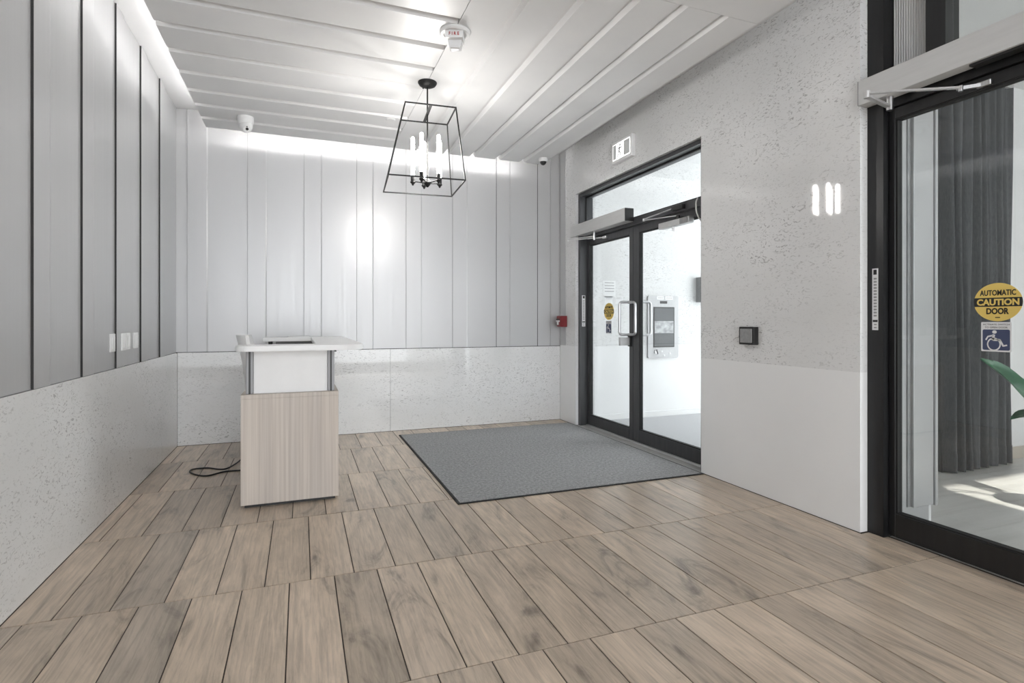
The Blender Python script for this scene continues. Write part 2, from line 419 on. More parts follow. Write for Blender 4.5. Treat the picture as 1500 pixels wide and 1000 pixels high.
# ---- dropped ceiling: board with planks running two ways
bm = new(); box(bm, (CX0 + 0.07, CY0 + 0.07, ZC + 0.030), (CX1 - 0.05, CY1 - 0.07, ZC + 0.045))
cloud = struct('dropped_ceiling', bm, CLOUD, 'dropped white plank ceiling hung below the upper ceiling', 'ceiling')
def ceil_plank(axis, a, b_, e0, e1, first=False, last=False):
    g = 0.030; k = 0.018
    la, lb = (a if first else a + g), (b_ if last else b_ - g)
    pts = [(la - (0 if first else k), ZC + 0.030), (la, ZC), (lb, ZC), (lb + (0 if last else k), ZC + 0.030)]
    b = new(); prism(b, pts, axis, e0, e1); obj('ceiling_plank', b, CLOUD, cloud)
jy = [CY0, 2.49, 2.815, 3.14, 3.475, 3.80, 4.14, 4.47, 4.80, 5.105, 5.42, CY1]
for i, (a, b_) in enumerate(zip(jy, jy[1:])):
    ceil_plank('x', a, b_, CX0, CXM - 0.0015, i == 0, i == len(jy) - 2)
jx = [CXM + 0.0015, 1.147, 1.435, 1.722, 2.008, 2.297, CX1]
for i, (a, b_) in enumerate(zip(jx, jx[1:])):
    ceil_plank('y', a, b_, 2.531, CY1, i == 0, i == len(jx) - 2)
b = new(); box(b, (CXM + 0.0015, CY0, ZC), (CX1, 2.528, ZC + 0.030)); obj('ceiling_plank', b, CLOUD, cloud)

b = new(); box(b, (CX0 + 0.10, CY0 + 0.08, ZC + 0.0452), (CX1 - 0.06, CY1 - 0.10, ZT - 0.0005)); obj('led_blocker', b, CEIL, cloud)  # unseen block added to keep LED light out of the right-hand gap

# ---- LED strips lying on the dropped ceiling's edges
def cove(name, a, b_, label, m):
    z = ZC + 0.0453
    r = thing(name, label, 'light strip', (a[0], a[1], z), 'cove light strips on the dropped ceiling')
    b = new(); box(b, (a[0], a[1], z), (b_[0], b_[1], z + 0.010)); obj('channel', b, ALU, r)
    b = new(); box(b, (a[0] + 0.003, a[1] + 0.003, z + 0.0102), (b_[0] - 0.003, b_[1] - 0.003, z + 0.020)); obj('diffuser', b, m, r)
cove('cove_light', (CX0 + 0.073, CY0 + 0.09), (CX0 + 0.096, CY1 - 0.10), 'glowing light strip washing the left plank wall from above', LEDSOFT)
cove('cove_light', (CX0 + 0.10, CY1 - 0.096), (CX1 - 0.10, CY1 - 0.073), 'glowing light strip washing the back plank wall from above', LED)

# ================================================================== DOUBLE DOORS
FX0, FX1 = 2.940, 3.10        # frame depth
bm = new()
box(bm, (FX0, OY1 - 0.045, 0), (FX1, OY1, OZ)); box(bm, (FX0, OY0, 0), (FX1, OY0 + 0.045, OZ))
box(bm, (FX0, OY0 + 0.045, OZ - 0.035), (FX1, OY1 - 0.045, OZ)); box(bm, (2.985, OY0 + 0.045, 2.105), (FX1, OY1 - 0.045, 2.172))
trim1 = struct('trim_1', bm, DARKBR, 'charcoal metal frame around the double glass doors', 'door frame')
b = new(); box(b, (3.005, OY0 + 0.045, 2.172), (3.02, OY1 - 0.045, 2.185)); box(b, (3.005, OY0 + 0.045, 2.567), (3.02, OY1 - 0.045, 2.58)); box(b, (3.005, OY1 - 0.060, 2.185), (3.02, OY1 - 0.045, 2.567)); obj('glazing_bead', b, GASKET, trim1)
b = new(); box(b, (3.021, OY0 + 0.046, 2.173), (3.029, OY1 - 0.046, 2.579)); 
win1 = struct('window_1', b, GLASS, 'clear glass transom over the double doors', 'window')
# threshold
bm = new(); box(bm, (XR - 0.004, OY0 + 0.001, -0.003), (2.999, OY1 - 0.001, 0.002))
trim2 = struct('trim_2', bm, mat_noisy('grey_sill_stone', (0.36, 0.36, 0.35), (0.43, 0.43, 0.42), (25, 25, 25), 0.4), 'grey stone sill in front of the double doors', 'sill')
b = new(); prism(b, [(2.999, -0.003), (3.10, -0.003), (3.10, 0.012), (3.02, 0.012)], 'y', OY0 + 0.046, OY1 - 0.046); obj('threshold_strip', b, ALU, trim2)

YM = 4.585                    # meeting line of the two leaves
LX0, LX1 = 3.03, 3.075
def leaf(name, y0, y1, z0, z1, st0, st1, rail_b, rail_t, m, label, lx0=LX0, lx1=LX1):
    r = struct_empty(name, label, 'door', ((lx0 + lx1) / 2, (y0 + y1) / 2, z0))
    def bar(n, a, b_, bev=0.002):
        b = new(); box(b, a, b_, bev); return obj(n, b, m, r)
    bar('stile', (lx0, y0, z0), (lx1, y0 + st0, z1)); bar('stile', (lx0, y1 - st1, z0), (lx1, y1, z1))
    bar('bottom_rail', (lx0, y0 + st0, z0), (lx1, y1 - st1, z0 + rail_b)); bar('top_rail', (lx0, y0 + st0, z1 - rail_t), (lx1, y1 - st1, z1))
    g0, g1, h0, h1 = y0 + st0, y1 - st1, z0 + rail_b, z1 - rail_t; xg = (lx0 + lx1) / 2
    b = new()
    for a, c in (((lx0 + .006, g0, h0), (lx1 - .006, g0 + .009, h1)), ((lx0 + .006, g1 - .009, h0), (lx1 - .006, g1, h1)),
                 ((lx0 + .006, g0 + .009, h0), (lx1 - .006, g1 - .009, h0 + .009)), ((lx0 + .006, g0 + .009, h1 - .009), (lx1 - .006, g1 - .009, h1))):
        box(b, a, c)
    obj('gasket', b, GASKET, r)
    b = new(); box(b, (xg - .004, g0 + .009, h0 + .009), (xg + .004, g1 - .009, h1 - .009)); gp = obj('glass_pane', b, GLASS, r)
    return r, gp
doorL, paneL = leaf('door_1', YM + 0.002, OY1 - 0.047, 0.014, 2.100, 0.062, 0.050, 0.105, 0.068, DARKBR, 'charcoal framed glass door leaf with yellow caution oval and lock box')
doorR, paneR = leaf('door_2', OY0 + 0.047, YM - 0.002, 0.014, 2.100, 0.062, 0.100, 0.115, 0.068, DARKBR, 'charcoal framed glass door leaf carrying the silver closer')

def pull(parent, pts, r=0.0125):
    b = new(); tube(b, fillet(pts, 0.035), r, 12); return obj('pull_handle', b, STEEL, parent, True, 'brushed steel pull handle')
zh0, zh1 = 1.045, 1.365
pull(doorL, [(LX0, YM + 0.020, zh1), (LX0 - 0.135, YM + 0.03, zh1), (LX0 - 0.135, YM + 0.03, zh0), (LX0, YM + 0.020, zh0)])
pull(doorL, [(LX0 + 0.002, YM + 0.042, zh1 - .004), (LX0 - 0.045, YM + 0.03, zh1 - .004), (LX0 - 0.045, YM - 0.105, zh1 - .004), (LX0 - 0.045, YM - 0.105, zh0 + .004), (LX0 - 0.045, YM + 0.03, zh0 + .004), (LX0 + 0.002, YM + 0.042, zh0 + .004)])
pull(doorR, [(LX1, YM - 0.070, zh1), (LX1 + 0.11, YM - 0.070, zh1), (LX1 + 0.11, YM - 0.070, zh0), (LX1, YM - 0.070, zh0)])
b = new(); box(b, (LX0 - 0.022, YM + 0.018, 0.93), (LX0 + 0.001, YM + 0.060, 1.035), 0.002); lk = obj('lock_box', b, BPLAST, doorL)
b = new(); box(b, (LX0 - 0.130, YM + 0.022, 0.940), (LX0 - 0.022, YM + 0.052, 1.020), 0.003); obj('lock_paddle', b, ALU, lk)

# stickers -----------------------------------------------------------
def disc_bm(c, ry, rz, t, n=40):
    b = new(); prism(b, [(c[1] + ry * math.cos(2 * math.pi * k / n), c[2] + rz * math.sin(2 * math.pi * k / n)) for k in range(n)], 'x', c[0], c[0] - t); return b
def caution(parent, x, y, z, ry, rz):
    s = obj('caution_sticker', disc_bm((x, y, z), ry, rz, 0.0006), YELLOW, parent, label='yellow oval sticker reading automatic caution door')
    h = rz * 0.235; n = 8; pts = []
    for sg in (1, -1):
        for k in range(n + 1):
            zz = -h + 2 * h * k / n if sg > 0 else h - 2 * h * k / n
            pts.append((y + sg * ry * math.sqrt(1 - (zz / rz) ** 2), z + zz))
    b = new(); prism(b, pts, 'x', x - 0.0006, x - 0.0010); obj('black_band', b, INK, s)
    B = FACE['-x']
    for tx, zz, sz, wd, m, bo in (('AUTOMATIC', 0.49, 0.40, 1.48, INK, 0.010), ('CAUTION', 0.0, 0.44, 1.74, YELLOW, 0.018), ('DOOR', -0.47, 0.43, 0.92, INK, 0.014)):
        obj('lettering', text_bm(tx, sz * rz, (x - 0.0014, y, z + zz * rz), B, wd * ry, bo * rz, 0.0003), m, s)
    b = new(); box(b, (x - 0.0010, y - ry * .10, z - rz * .83), (x - 0.0006, y + ry * .10, z - rz * .78)); obj('small_print', b, INK, s)
def wheelchair(parent, x, y, z, hw, hh):
    b = new(); prism(b, rrect(y - hw, z - hh, y + hw, z + hh, hw * .08), 'x', x, x - 0.0006); s = obj('access_sticker', b, WVINYL, parent, label='white and blue wheelchair access sticker')
    b = new(); prism(b, rrect(y - hw * .90, z - hh * .90, y + hw * .90, z + hh * .50, hw * .12), 'x', x - 0.0006, x - 0.0010); obj('blue_field', b, BLUE, s)
    B = FACE['-x']
    obj('lettering', text_bm('ACTIVATE SWITCH', hh * .17, (x - 0.0010, y, z + hh * .84), B, hw * 1.75, 0, 0.0002), INK, s)
    obj('lettering', text_bm('TO OPEN DOOR', hh * .17, (x - 0.0010, y, z + hh * .64), B, hw * 1.5, 0, 0.0002), INK, s)
    # pictogram: head, body, seat, leg and wheel (figure faces the viewer's right = -y)
    q = lambda a, c: (x - 0.0014, y - a * hw, z - hh * 0.20 + c * hh)
    b = new(); X = x - 0.0014; n = 24
    hp = q(-0.10, 0.53); prism(b, [(hp[1] + hw * .15 * math.cos(2 * math.pi * k / n), hp[2] + hw * .13 * math.sin(2 * math.pi * k / n)) for k in range(n)], 'x', x - .0010, x - .0014)
    def stroke(p0, p1, t):
        d = Vector((p1[0] - p0[0], p1[1] - p0[1])); nn = Vector((-d.y, d.x)).normalized() * t
        prism(b, [(y - (p[0] + s_ * nn.x) * hw, z - hh * .20 + (p[1] + s_ * nn.y) * hh) for p, s_ in ((p0, 1), (p1, 1), (p1, -1), (p0, -1))], 'x', x - .0010, x - .0014)
    stroke((-0.14, 0.36), (-0.22, -0.02), .085); stroke((-0.16, 0.30), (-0.52, 0.22), .05); stroke((-0.52, 0.24), (-0.68, -0.02), .05)
    stroke((-0.22, 0.0), (0.24, 0.0), .07); stroke((0.24, 0.02), (0.48, -0.42), .06); stroke((0.46, -0.40), (0.72, -0.34), .05)
    ring = []
    for k in range(n):
        a = 2 * math.pi * k / n; ring.append((math.cos(a), math.sin(a)))
    vo = []
    for rr in (0.46, 0.37):
        for t_ in (x - .0010, x - .0014):
            vo.append([b.verts.new((t_, y - (-0.14 + rr * c_) * hw, z - hh * .20 + (-0.30 + rr * s_ * .98) * hh)) for c_, s_ in ring])
    for k in range(n):
        j = (k + 1) % n
        b.faces.new((vo[1][k], vo[1][j], vo[3][j], vo[3][k]))
    obj('pictogram', b, WVINYL, s)
xs = (LX0 + LX1) / 2 - 0.0042
caution(paneL, xs, 5.065, 1.281, 0.102, 0.090)
wheelchair(paneL, xs, 5.070, 1.115, 0.057, 0.068)

# tall printed label on a jamb
def jamb_label(parent, a, b_, z0, z1, axis):
    """axis 'y': label lies on a face looking to -y (a,b_ are x range at y); axis 'x': face looking to -x"""
    pos, u0, u1 = a
    def bx_(bb, ua, ub, za, zb, d): 
        if axis == 'y': box(bb, (ua, pos - d, za), (ub, pos - d + 0.0005, zb))
        else: box(bb, (pos - d, ua, za), (pos - d + 0.0005, ub, zb))
    bb = new(); bx_(bb, u0, u1, z0, z1, 0.0006); s = obj('printed_label', bb, WVINYL, parent, label='tall white printed label strip')
    bb = new(); H_ = z1 - z0; W_ = u1 - u0
    bx_(bb, u0 + W_ * .25, u1 - W_ * .2, z1 - H_ * .10, z1 - H_ * .02, 0.0010); bx_(bb, u0 + W_ * .1, u1 - W_ * .1, z0 + H_ * .13, z0 + H_ * .165, 0.0010)
    obj('label_mark', bb, INK, s)
    bb = new()
    for k in range(13): 
        zz = z0 + H_ * (0.22 + 0.05 * k); bx_(bb, u0 + W_ * .25, u1 - W_ * .25, zz, zz + H_ * .028, 0.0010)
    for k in range(2): bx_(bb, u0 + W_ * .25, u1 - W_ * .3, z0 + H_ * (.03 + .05 * k), z0 + H_ * (.05 + .05 * k), 0.0010)
    obj('label_print', bb, GINK, s)
jamb_label(trim1, (OY1 - 0.045, 2.962, 3.004), None, 1.118, 1.470, 'y')

# ---- operator box over the left leaf
op = thing('door_operator', 'long pale operator box over the caution-oval leaf of the double doors', 'door operator', (2.94, 5.08, 2.132), None)
b = new(); box(b, (2.886, 4.513, 2.136), (2.903, 5.645, 2.263), 0.002); obj('cover', b, OPER, op)
b = new(); box(b, (2.903, 4.513, 2.136), (2.984, OY1 - 0.047, 2.263)); obj('housing', b, OPER, op)
b = new(); box(b, (2.888, 4.503, 2.138), (2.984, 4.5125, 2.262), 0.002); obj('end_cap', b, BPLAST, op)
def bar_between(bm_, p, q, wd, th, up=(0, 0, 1)):
    p, q = Vector(p), Vector(q); d = (q - p); L_ = d.length; d.normalize(); u = Vector(up); s = d.cross(u).normalized(); u = s.cross(d)
    vs = []
    for t_ in (0, L_):
        for a_, c_ in ((-1, -1), (1, -1), (1, 1), (-1, 1)): vs.append(bm_.verts.new(p + d * t_ + s * a_ * wd / 2 + u * c_ * th / 2))
    fs = [bm_.faces.new(vs[0:4]), bm_.faces.new(vs[4:8])] + [bm_.faces.new((vs[i], vs[(i + 1) % 4], vs[4 + (i + 1) % 4], vs[4 + i])) for i in range(4)]
    bmesh.ops.recalc_face_normals(bm_, faces=fs); return bm_
b = new(); cyl(b, (2.93, 5.17, 2.05), (2.93, 5.17, 2.137), 0.013); obj('spindle', b, STEEL, op, True)
b = new(); bar_between(b, (2.76, 5.46, 2.085), (2.925, 5.17, 2.085), 0.020, 0.008); obj('drive_arm', b, ALU, op)
b = new(); bar_between(b, (2.76, 5.46, 2.074), (3.02, 5.10, 2.070), 0.016, 0.007); cyl(b, (2.76, 5.46, 2.062), (2.76, 5.46, 2.094), 0.011); obj('link_arm', b, ALU, op)
b = new(); box(b, (3.005, 5.06, 2.058), (3.031, 5.13, 2.084), 0.002); obj('arm_shoe', b, STEEL, op)

# ---- closer on the right leaf
cl = thing('door_closer', 'silver overhead closer on top rail of the double-door leaf', 'door closer', (3.01, 3.80, 2.0))
b = new(); box(b, (2.972, 3.69, 1.992), (3.030, 4.10, 2.046), 0.004); obj('body', b, ALU, cl)
b = new(); box(b, (2.966, 3.70, 1.994), (2.9718, 3.80, 2.040), 0.002); obj('end_cap', b, GPLAST, cl)
b = new(); cyl(b, (3.0, 3.92, 1.955), (3.0, 3.92, 1.992), 0.013); obj('valve_cap', b, STEEL, cl, True)
b = new(); cyl(b, (3.0, 3.86, 2.046), (3.0, 3.86, 2.080), 0.016); obj('spindle', b, BPLAST, cl, True)
b = new(); bar_between(b, (3.0, 3.86, 2.078), (2.905, 4.22, 2.092), 0.020, 0.008); obj('main_arm', b, STEEL, cl)
b = new(); bar_between(b, (2.905, 4.22, 2.101), (2.97, 3.86, 2.142), 0.018, 0.008); cyl(b, (2.905, 4.22, 2.084), (2.905, 4.22, 2.108), 0.012); obj('link_arm', b, STEEL, cl)
b = new(); box(b, (2.955, 3.75, 2.118), (2.985, 3.90, 2.158), 0.003); obj('soffit_shoe', b, BPLAST, cl)
b = new(); tube(b, fillet([(2.979, 3.585, 2.168), (2.955, 3.580, 2.14), (2.955, 3.572, 2.05), (2.985, 3.568, 1.99), (3.028, 3.57, 1.97)], 0.03), 0.006); tag(obj('loop_cable', b, WPLAST, None, True), 'short white cable loop hanging by the double-door closer', 'cable')

# ================================================================== SINGLE DOOR (black)
bm = new()
SX0, SX1 = 2.962, 3.098
box(bm, (SX0, 2.066, 0), (SX1, 2.1565, ZT - 0.001)); box(bm, (SX0, DY0 + 0.001, 0), (SX1, DY0 + 0.07, ZT - 0.001))
box(bm, (SX0 + 0.02, DY0 + 0.07, 2.335), (SX1, 2.066, 2.52)); box(bm, (SX0 + 0.03, 1.775, 2.52), (SX1, 1.868, ZT - 0.001)); 
trim3 = struct('trim_3', bm, BLACK, 'black metal frame of the single glass door', 'door frame')
door3, pane3 = leaf('door_3', DY0 + 0.072, 2.064, 0.010, 2.332, 0.040, 0.034, 0.125, 0.058, BLACK, 'black framed single glass door with large yellow caution oval', 3.003, 3.052)
x3 = (3.003 + 3.052) / 2 - 0.0042
caution(pane3, x3, 1.572, 1.268, 0.096, 0.089)
wheelchair(pane3, x3, 1.578, 1.106, 0.060, 0.069)
jamb_label(trim3, (SX0, 2.094, 2.128), None, 1.130, 1.470, 'x')
# transom panes
n = 15; yA, yB = 1.868, 2.066
r = struct_empty('window_2', 'fluted glass transom above the single black door', 'window', (3.05, (yA + yB) / 2, 2.52))
step = (yB - yA) / n
for k in range(n):
    y0 = yA + k * step; b = new()
    prism(b, [(3.055, y0 + .0008)] + [(3.045 - 0.007 * math.sin(math.pi * j / 6), y0 + .0008 + (step - .0016) * j / 6) for j in range(7)] + [(3.055, y0 + step - .0008)], 'z', 2.521, ZT - 0.002)
    obj('flute', b, FLUTED, r, True)
b = new(); box(b, (3.046, DY0 + 0.071, 2.521), (3.054, 1.774, ZT - 0.002)); struct('window_3', b, GLASS, 'plain glass transom beside the fluted pane', 'window')

op = thing('door_operator', 'long pale operator box above the black single door', 'door operator', (2.94, 1.6, 2.371))
b = new(); box(b, (2.884, DY0 + 0.02, 2.372), (2.961, 2.153, 2.508), 0.002); obj('housing', b, OPER, op)
b = new(); box(b, (2.8845, 2.1532, 2.373), (2.957, 2.1568, 2.507)); obj('end_cap', b, GPLAST, op)
b = new(); box(b, (2.90, 1.30, 2.362), (2.955, 1.62, 2.3718)); obj('sensor_slot', b, BPLAST, op)
b = new(); cyl(b, (2.925, 2.005, 2.30), (2.925, 2.005, 2.3715), 0.017); obj('spindle', b, STEEL, op, True)
b = new(); bar_between(b, (2.925, 2.005, 2.318), (2.765, 2.015, 2.355), 0.026, 0.012); obj('drive_arm', b, ALU, op)
b = new(); bar_between(b, (2.765, 2.015, 2.372), (2.93, 1.665, 2.288), 0.020, 0.010); cyl(b, (2.765, 2.015, 2.345), (2.765, 2.015, 2.383), 0.015); obj('link_arm', b, ALU, op)
b = new(); bar_between(b, (2.93, 1.69, 2.290), (3.002, 1.612, 2.292), 0.016, 0.016); cyl(b, (2.93, 1.672, 2.272), (2.93, 1.672, 2.298), 0.010); box(b, (2.985, 1.58, 2.280), (3.0035, 1.64, 2.306), 0.003); obj('arm_shoe', b, STEEL, op)

# ================================================================== BEYOND THE DOORS
# vestibule
VX, VY0, VY1 = 6.7, 2.98, 5.70
bm = new(); box(bm, (3.02, VY0 - 0.08, -0.12), (VX, YB + 0.1, -0.002)); struct('floor_vestibule', bm, VESTFLOOR, 'grey floor of the vestibule behind the double doors', 'floor')
bm = new(); box(bm, (3.15, VY1 + 0.02, 0), (VX, VY1 + 0.2, ZT)); wv = struct('wall_vestibule', bm, WHITE_WALL, 'pale vestibule wall holding the intercom panel', 'wall')
b = new(); box(b, (3.151, VY1, 0.0), (VX, VY1 + 0.0198, 0.885)); obj('white_panel', b, WHITE_WALL, wv)
b = new(); box(b, (3.151, VY1, 0.886), (VX, VY1 + 0.0198, ZT)); obj('stone_panel', b, STONE, wv)
b = new(); box(b, (3.152, VY1 - 0.012, 0), (VX, VY1 - 0.0002, 0.07)); bs = struct('baseboard_vestibule', b, WHITE_WALL, 'low white baseboard along the vestibule wall', 'baseboard')
bm = new(); box(bm, (3.15, VY0 - 0.1, ZT), (VX, YB + 0.1, ZT + 0.1)); struct('ceiling_vestibule', bm, CEIL, 'white ceiling of the vestibule', 'ceiling')

ip = thing('intercom_panel', 'stainless steel entry intercom with tall screen on vestibule wall', 'intercom', (4.193, VY1, 0.722))
b = new(); prism(b, rrect(3.968, 0.722, 4.418, 1.492, 0.025), 'y', VY1 - 0.022, VY1 - 0.0005); obj('face_plate', b, mat_noisy('intercom_steel', (0.40, 0.40, 0.405), (0.46, 0.46, 0.465), (150, 150, 5), 0.4, 0.4), ip)
b = new(); box(b, (4.045, VY1 - 0.026, 0.855), (4.355, VY1 - 0.0222, 1.353)); sc_ = obj('screen_bezel', b, BPLAST, ip)
b = new(); box(b, (4.060, VY1 - 0.0275, 0.870), (4.340, VY1 - 0.0262, 1.338)); sc2 = obj('screen', b, SCREEN, sc_)
b = new(); box(b, (4.060, VY1 - 0.0282, 1.03), (4.340, VY1 - 0.0276, 1.18)); obj('screen_picture', b, mat_noisy('screen_picture', (0.28, 0.285, 0.29), (0.62, 0.63, 0.64), (14, 1, 22), 0.1), sc_)
b = new(); box(b, (4.143, VY1 - 0.027, 1.395), (4.247, VY1 - 0.0222, 1.428), 0.001); obj('camera_window', b, BPLAST, ip)
for x0, x1 in ((4.097, 4.200), (4.220, 4.335)):
    b = new(); box(b, (x0, VY1 - 0.0235, 1.445), (x1, VY1 - 0.0222, 1.488)); s = obj('paper_tag', b, PAPER, ip)
    b = new(); box(b, (x0 + .012, VY1 - 0.0240, 1.464), (x1 - .012, VY1 - 0.0236, 1.470)); obj('print_line', b, GINK, s)
b = new(); cyl(b, (4.085, VY1 - 0.034, 0.80), (4.085, VY1 - 0.0222, 0.80), 0.024); obj('key_cylinder', b, STEEL, ip, True)
b = new(); bar_between(b, (4.083, VY1 - 0.036, 0.830), (4.102, VY1 - 0.036, 0.772), 0.006, 0.014, (1, 0, 0)); obj('key', b, BPLAST, ip)
for x, z in ((4.170, 0.805), (4.290, 0.778), (4.205, 0.755)):
    b = new(); cyl(b, (x, VY1 - 0.027, z), (x, VY1 - 0.0222, z), 0.010); obj('button', b, STEEL, ip, True)
b = new(); box(b, (4.705, VY1 - 0.09, 1.418), (4.90, VY1 - 0.0005, 1.735), 0.004); m_ = thing('wall_box', 'grey wall box on the vestibule wall beyond the intercom', 'box', (4.80, VY1 - 0.045, 1.418)); obj('case', b, GPLAST, m_)
b = new(); box(b, (4.712, VY1 - 0.094, 1.425), (4.893, VY1 - 0.0902, 1.728), 0.002); obj('lid', b, GPLAST, m_)
for x, z, w_, h_ in ((3.435, 1.56, 0.17, 0.20), (3.425, 1.43, 0.11, 0.085), (3.57, 1.43, 0.10, 0.085)):
    s = thing('paper_notice', {1.56: 'large white paper notice on vestibule wall left of intercom'}.get(z, 'small white paper notice below the large one' if x < 3.5 else 'small white paper notice nearest the intercom'), 'notice', (x, VY1, z - h_ / 2), 'paper notices on the vestibule wall')
    b = new(); box(b, (x - w_ / 2, VY1 - 0.0015, z - h_ / 2), (x + w_ / 2, VY1 - 0.0003, z + h_ / 2)); obj('sheet', b, PAPER, s)
    b = new()
    for k in range(4 if h_ > .1 else 2): box(b, (x - w_ * .38, VY1 - 0.0019, z + h_ * (.36 - .17 * k)), (x + w_ * .38, VY1 - 0.0016, z + h_ * (.40 - .17 * k)))
    obj('print_lines', b, GINK, s)

# lobby
LY0, LXE = -1.9, 6.9
bm = new(); box(bm, (3.02, LY0, -0.12), (LXE, 2.86, -0.002)); lf = struct('floor_lobby', bm, GROUT, 'pale sunlit plank floor of the lobby', 'floor')
random.seed(3)
rowy = [LY0 + 0.24 * i for i in range(22)]
for i, y0 in enumerate(rowy):
    y1 = min(y0 + 0.24, 2.86); x = 3.02 - random.random() * 0.9
    if y1 - y0 < .02: continue
    while x < 6.6:
        a, b_ = max(x, 3.02), min(x + 1.2, 6.6); x += 1.2
        if b_ - a < .02: continue
        b = new(); box(b, (a, y0 + .001, -0.002), (b_ - .002, y1 - .001, 0.0)); obj('floor_plank', b, PALEFLOOR, lf)
bm = new(); box(bm, (3.10, 2.13, 0), (3.44, 2.98, ZT)); 
ws = struct('wall_stub', bm, PANEL, 'white wall stub with raised panels behind the black door', 'wall')
b = new(); box(b, (3.275, 2.108, 0.11), (3.447, 2.1298, ZT - .001), 0.002); obj('raised_panel', b, PANEL, ws)
for x0, x1 in ((3.247, 3.2748), (3.4472, 3.4518)):
    b = new(); box(b, (x0, 2.124, 0.112), (x1, 2.1298, ZT - .001)); obj('shadow_gap', b, GPLAST, ws)  # grey strips; the shade of the grooves is put into their colour
b = new(); box(b, (3.452, 2.10, 0.105), (3.475, 2.20, ZT - .001), 0.002); obj('edge_strip', b, PANEL, ws)
b = new(); box(b, (3.4402, 2.131, 0), (3.462, 2.97, ZT - .001)); obj('side_lining', b, WHITE_WALL, ws)
bm = new(); box(bm, (3.462, 2.86, 0), (LXE, 2.98, ZT)); wl = struct('wall_lobby', bm, WHITE_WALL, 'white lobby wall behind the grey curtain', 'wall')
b = new(); box(b, (5.44, 2.845, 0), (LXE, 2.8598, 0.10)); struct('baseboard_lobby', b, BASEB, 'cream baseboard of the lobby wall beside the curtain', 'baseboard')
bm = new(); box(bm, (3.15, LY0, ZT), (LXE, 2.98, ZT + 0.1)); struct('ceiling_lobby', bm, CEIL, 'white ceiling of the lobby', 'ceiling')

bm = new(); box(bm, (LXE, LY0, 0), (LXE + 0.12, 2.98, ZT)); struct('wall_lobby_end_added', bm, WHITE_WALL, 'unseen white end wall added to dim the lobby', 'wall')  # unseen wall added to cut daylight in the lobby
bm = new(); box(bm, (3.15, LY0, 0), (3.95, LY0 + 0.12, ZT)); box(bm, (5.35, LY0, 0), (LXE, LY0 + 0.12, ZT)); struct('wall_lobby_front_added', bm, WHITE_WALL, 'unseen white front walls added to narrow the lobby opening', 'wall')  # unseen walls added to shield the stub from the sky
# curtain
cu_ = thing('curtain', 'charcoal floor length curtain in deep folds behind the black door', 'curtain', (5.05, 2.77, 0))
def curtain_bm(z0, z1, dy=0.0, th=0.004):
    b = new(); nx, nz = 150, 10; F = []
    for side in (0, 1):
        g = []
        for iz in range(nz + 1):
            tz = iz / nz; z = z0 + (z1 - z0) * tz; row = []
            for ix in range(nx + 1):
                u = ix / nx; x = 4.62 + 0.88 * u
                amp = 0.040 * (0.75 + 0.35 * math.sin(3.1 * u + 1)) * (1.0 + 0.15 * (1 - z / 3.2))
                yy = 2.765 + amp * math.sin(2 * math.pi * 8.3 * u + 0.9 * math.sin(5 * u) + 0.3 * math.sin(z * 1.3 + 7 * u)) + 0.010 * math.sin(2 * math.pi * 19 * u + z)
                row.append(b.verts.new((x + 0.012 * math.sin(z * 1.7 + 9 * u), yy + dy + side * th, z)))
            g.append(row)
        for iz in range(nz):
            for ix in range(nx):
                q = (g[iz][ix], g[iz][ix + 1], g[iz + 1][ix + 1], g[iz + 1][ix]); F.append(b.faces.new(q if side == 0 else q[::-1]))
    return b
o = obj('cloth', curtain_bm(0.012, 3.10), CURT, cu_); [setattr(p, 'use_smooth', True) for p in o.data.polygons]
o = obj('hem', curtain_bm(0.010, 0.16, -0.0035, 0.003), CURT, cu_); [setattr(p, 'use_smooth', True) for p in o.data.polygons]
b = new(); box(b, (4.58, 2.745, 3.10), (5.50, 2.785, 3.13)); obj('track', b, ALU, cu_)

# potted plant, mostly beyond the picture's edge
pl = thing('potted_plant', 'broad leaved green plant in a pot behind the black door', 'plant', (4.42, 1.62, 0))
b = new(); lathe(b, (4.42, 1.62, 0), (0, 0, 1), [(0.13, 0.0), (0.17, 0.36), (0.175, 0.38), (0.155, 0.38), (0.15, 0.34)]); obj('pot', b, POT, pl, True)
b = new(); cyl(b, (4.42, 1.62, 0.33), (4.42, 1.62, 0.345), 0.149); obj('soil', b, SOIL, pl)
def leaf_blade(p0, p1, p2, wd, roll=0.0, m=12):
    """blade along a quadratic curve p0-p1-p2; returns bm, real thickness"""
    b = new(); p0, p1, p2 = Vector(p0), Vector(p1), Vector(p2); top, bot = [], []
    for i in range(m + 1):
        t = i / m; c = p0 * (1 - t) ** 2 + p1 * 2 * t * (1 - t) + p2 * t * t; d = ((p1 - p0) * (1 - t) + (p2 - p1) * t).normalized()
        s = d.cross(Vector((0, 0, 1))); s = s.normalized() if s.length > 1e-3 else Vector((1, 0, 0)); nn = s.cross(d)
        s, nn = s * math.cos(roll) + nn * math.sin(roll), nn * math.cos(roll) - s * math.sin(roll)
        h = wd * (math.sin(math.pi * min(1, 0.06 + 0.94 * t) ** 0.8)) ** 0.85 if t < 1 else 0.002; h = max(h, 0.002)
        rt = []; rb = []
        for k in range(-3, 4):
            f = k / 3; q = c + s * h * f + nn * (abs(f) * h * 0.32 + 0.006 * math.sin(11 * t + 2 * k))
            rt.append(b.verts.new(q + nn * 0.0008)); rb.append(b.verts.new(q - nn * 0.0008))
        top.append(rt); bot.append(rb)
    for i in range(m):
        for k in range(6):
            b.faces.new((top[i][k], top[i][k + 1], top[i + 1][k + 1], top[i + 1][k])); b.faces.new((bot[i][k + 1], bot[i][k], bot[i + 1][k], bot[i + 1][k + 1]))
    return b
C0 = Vector((4.42, 1.62, 0.34))
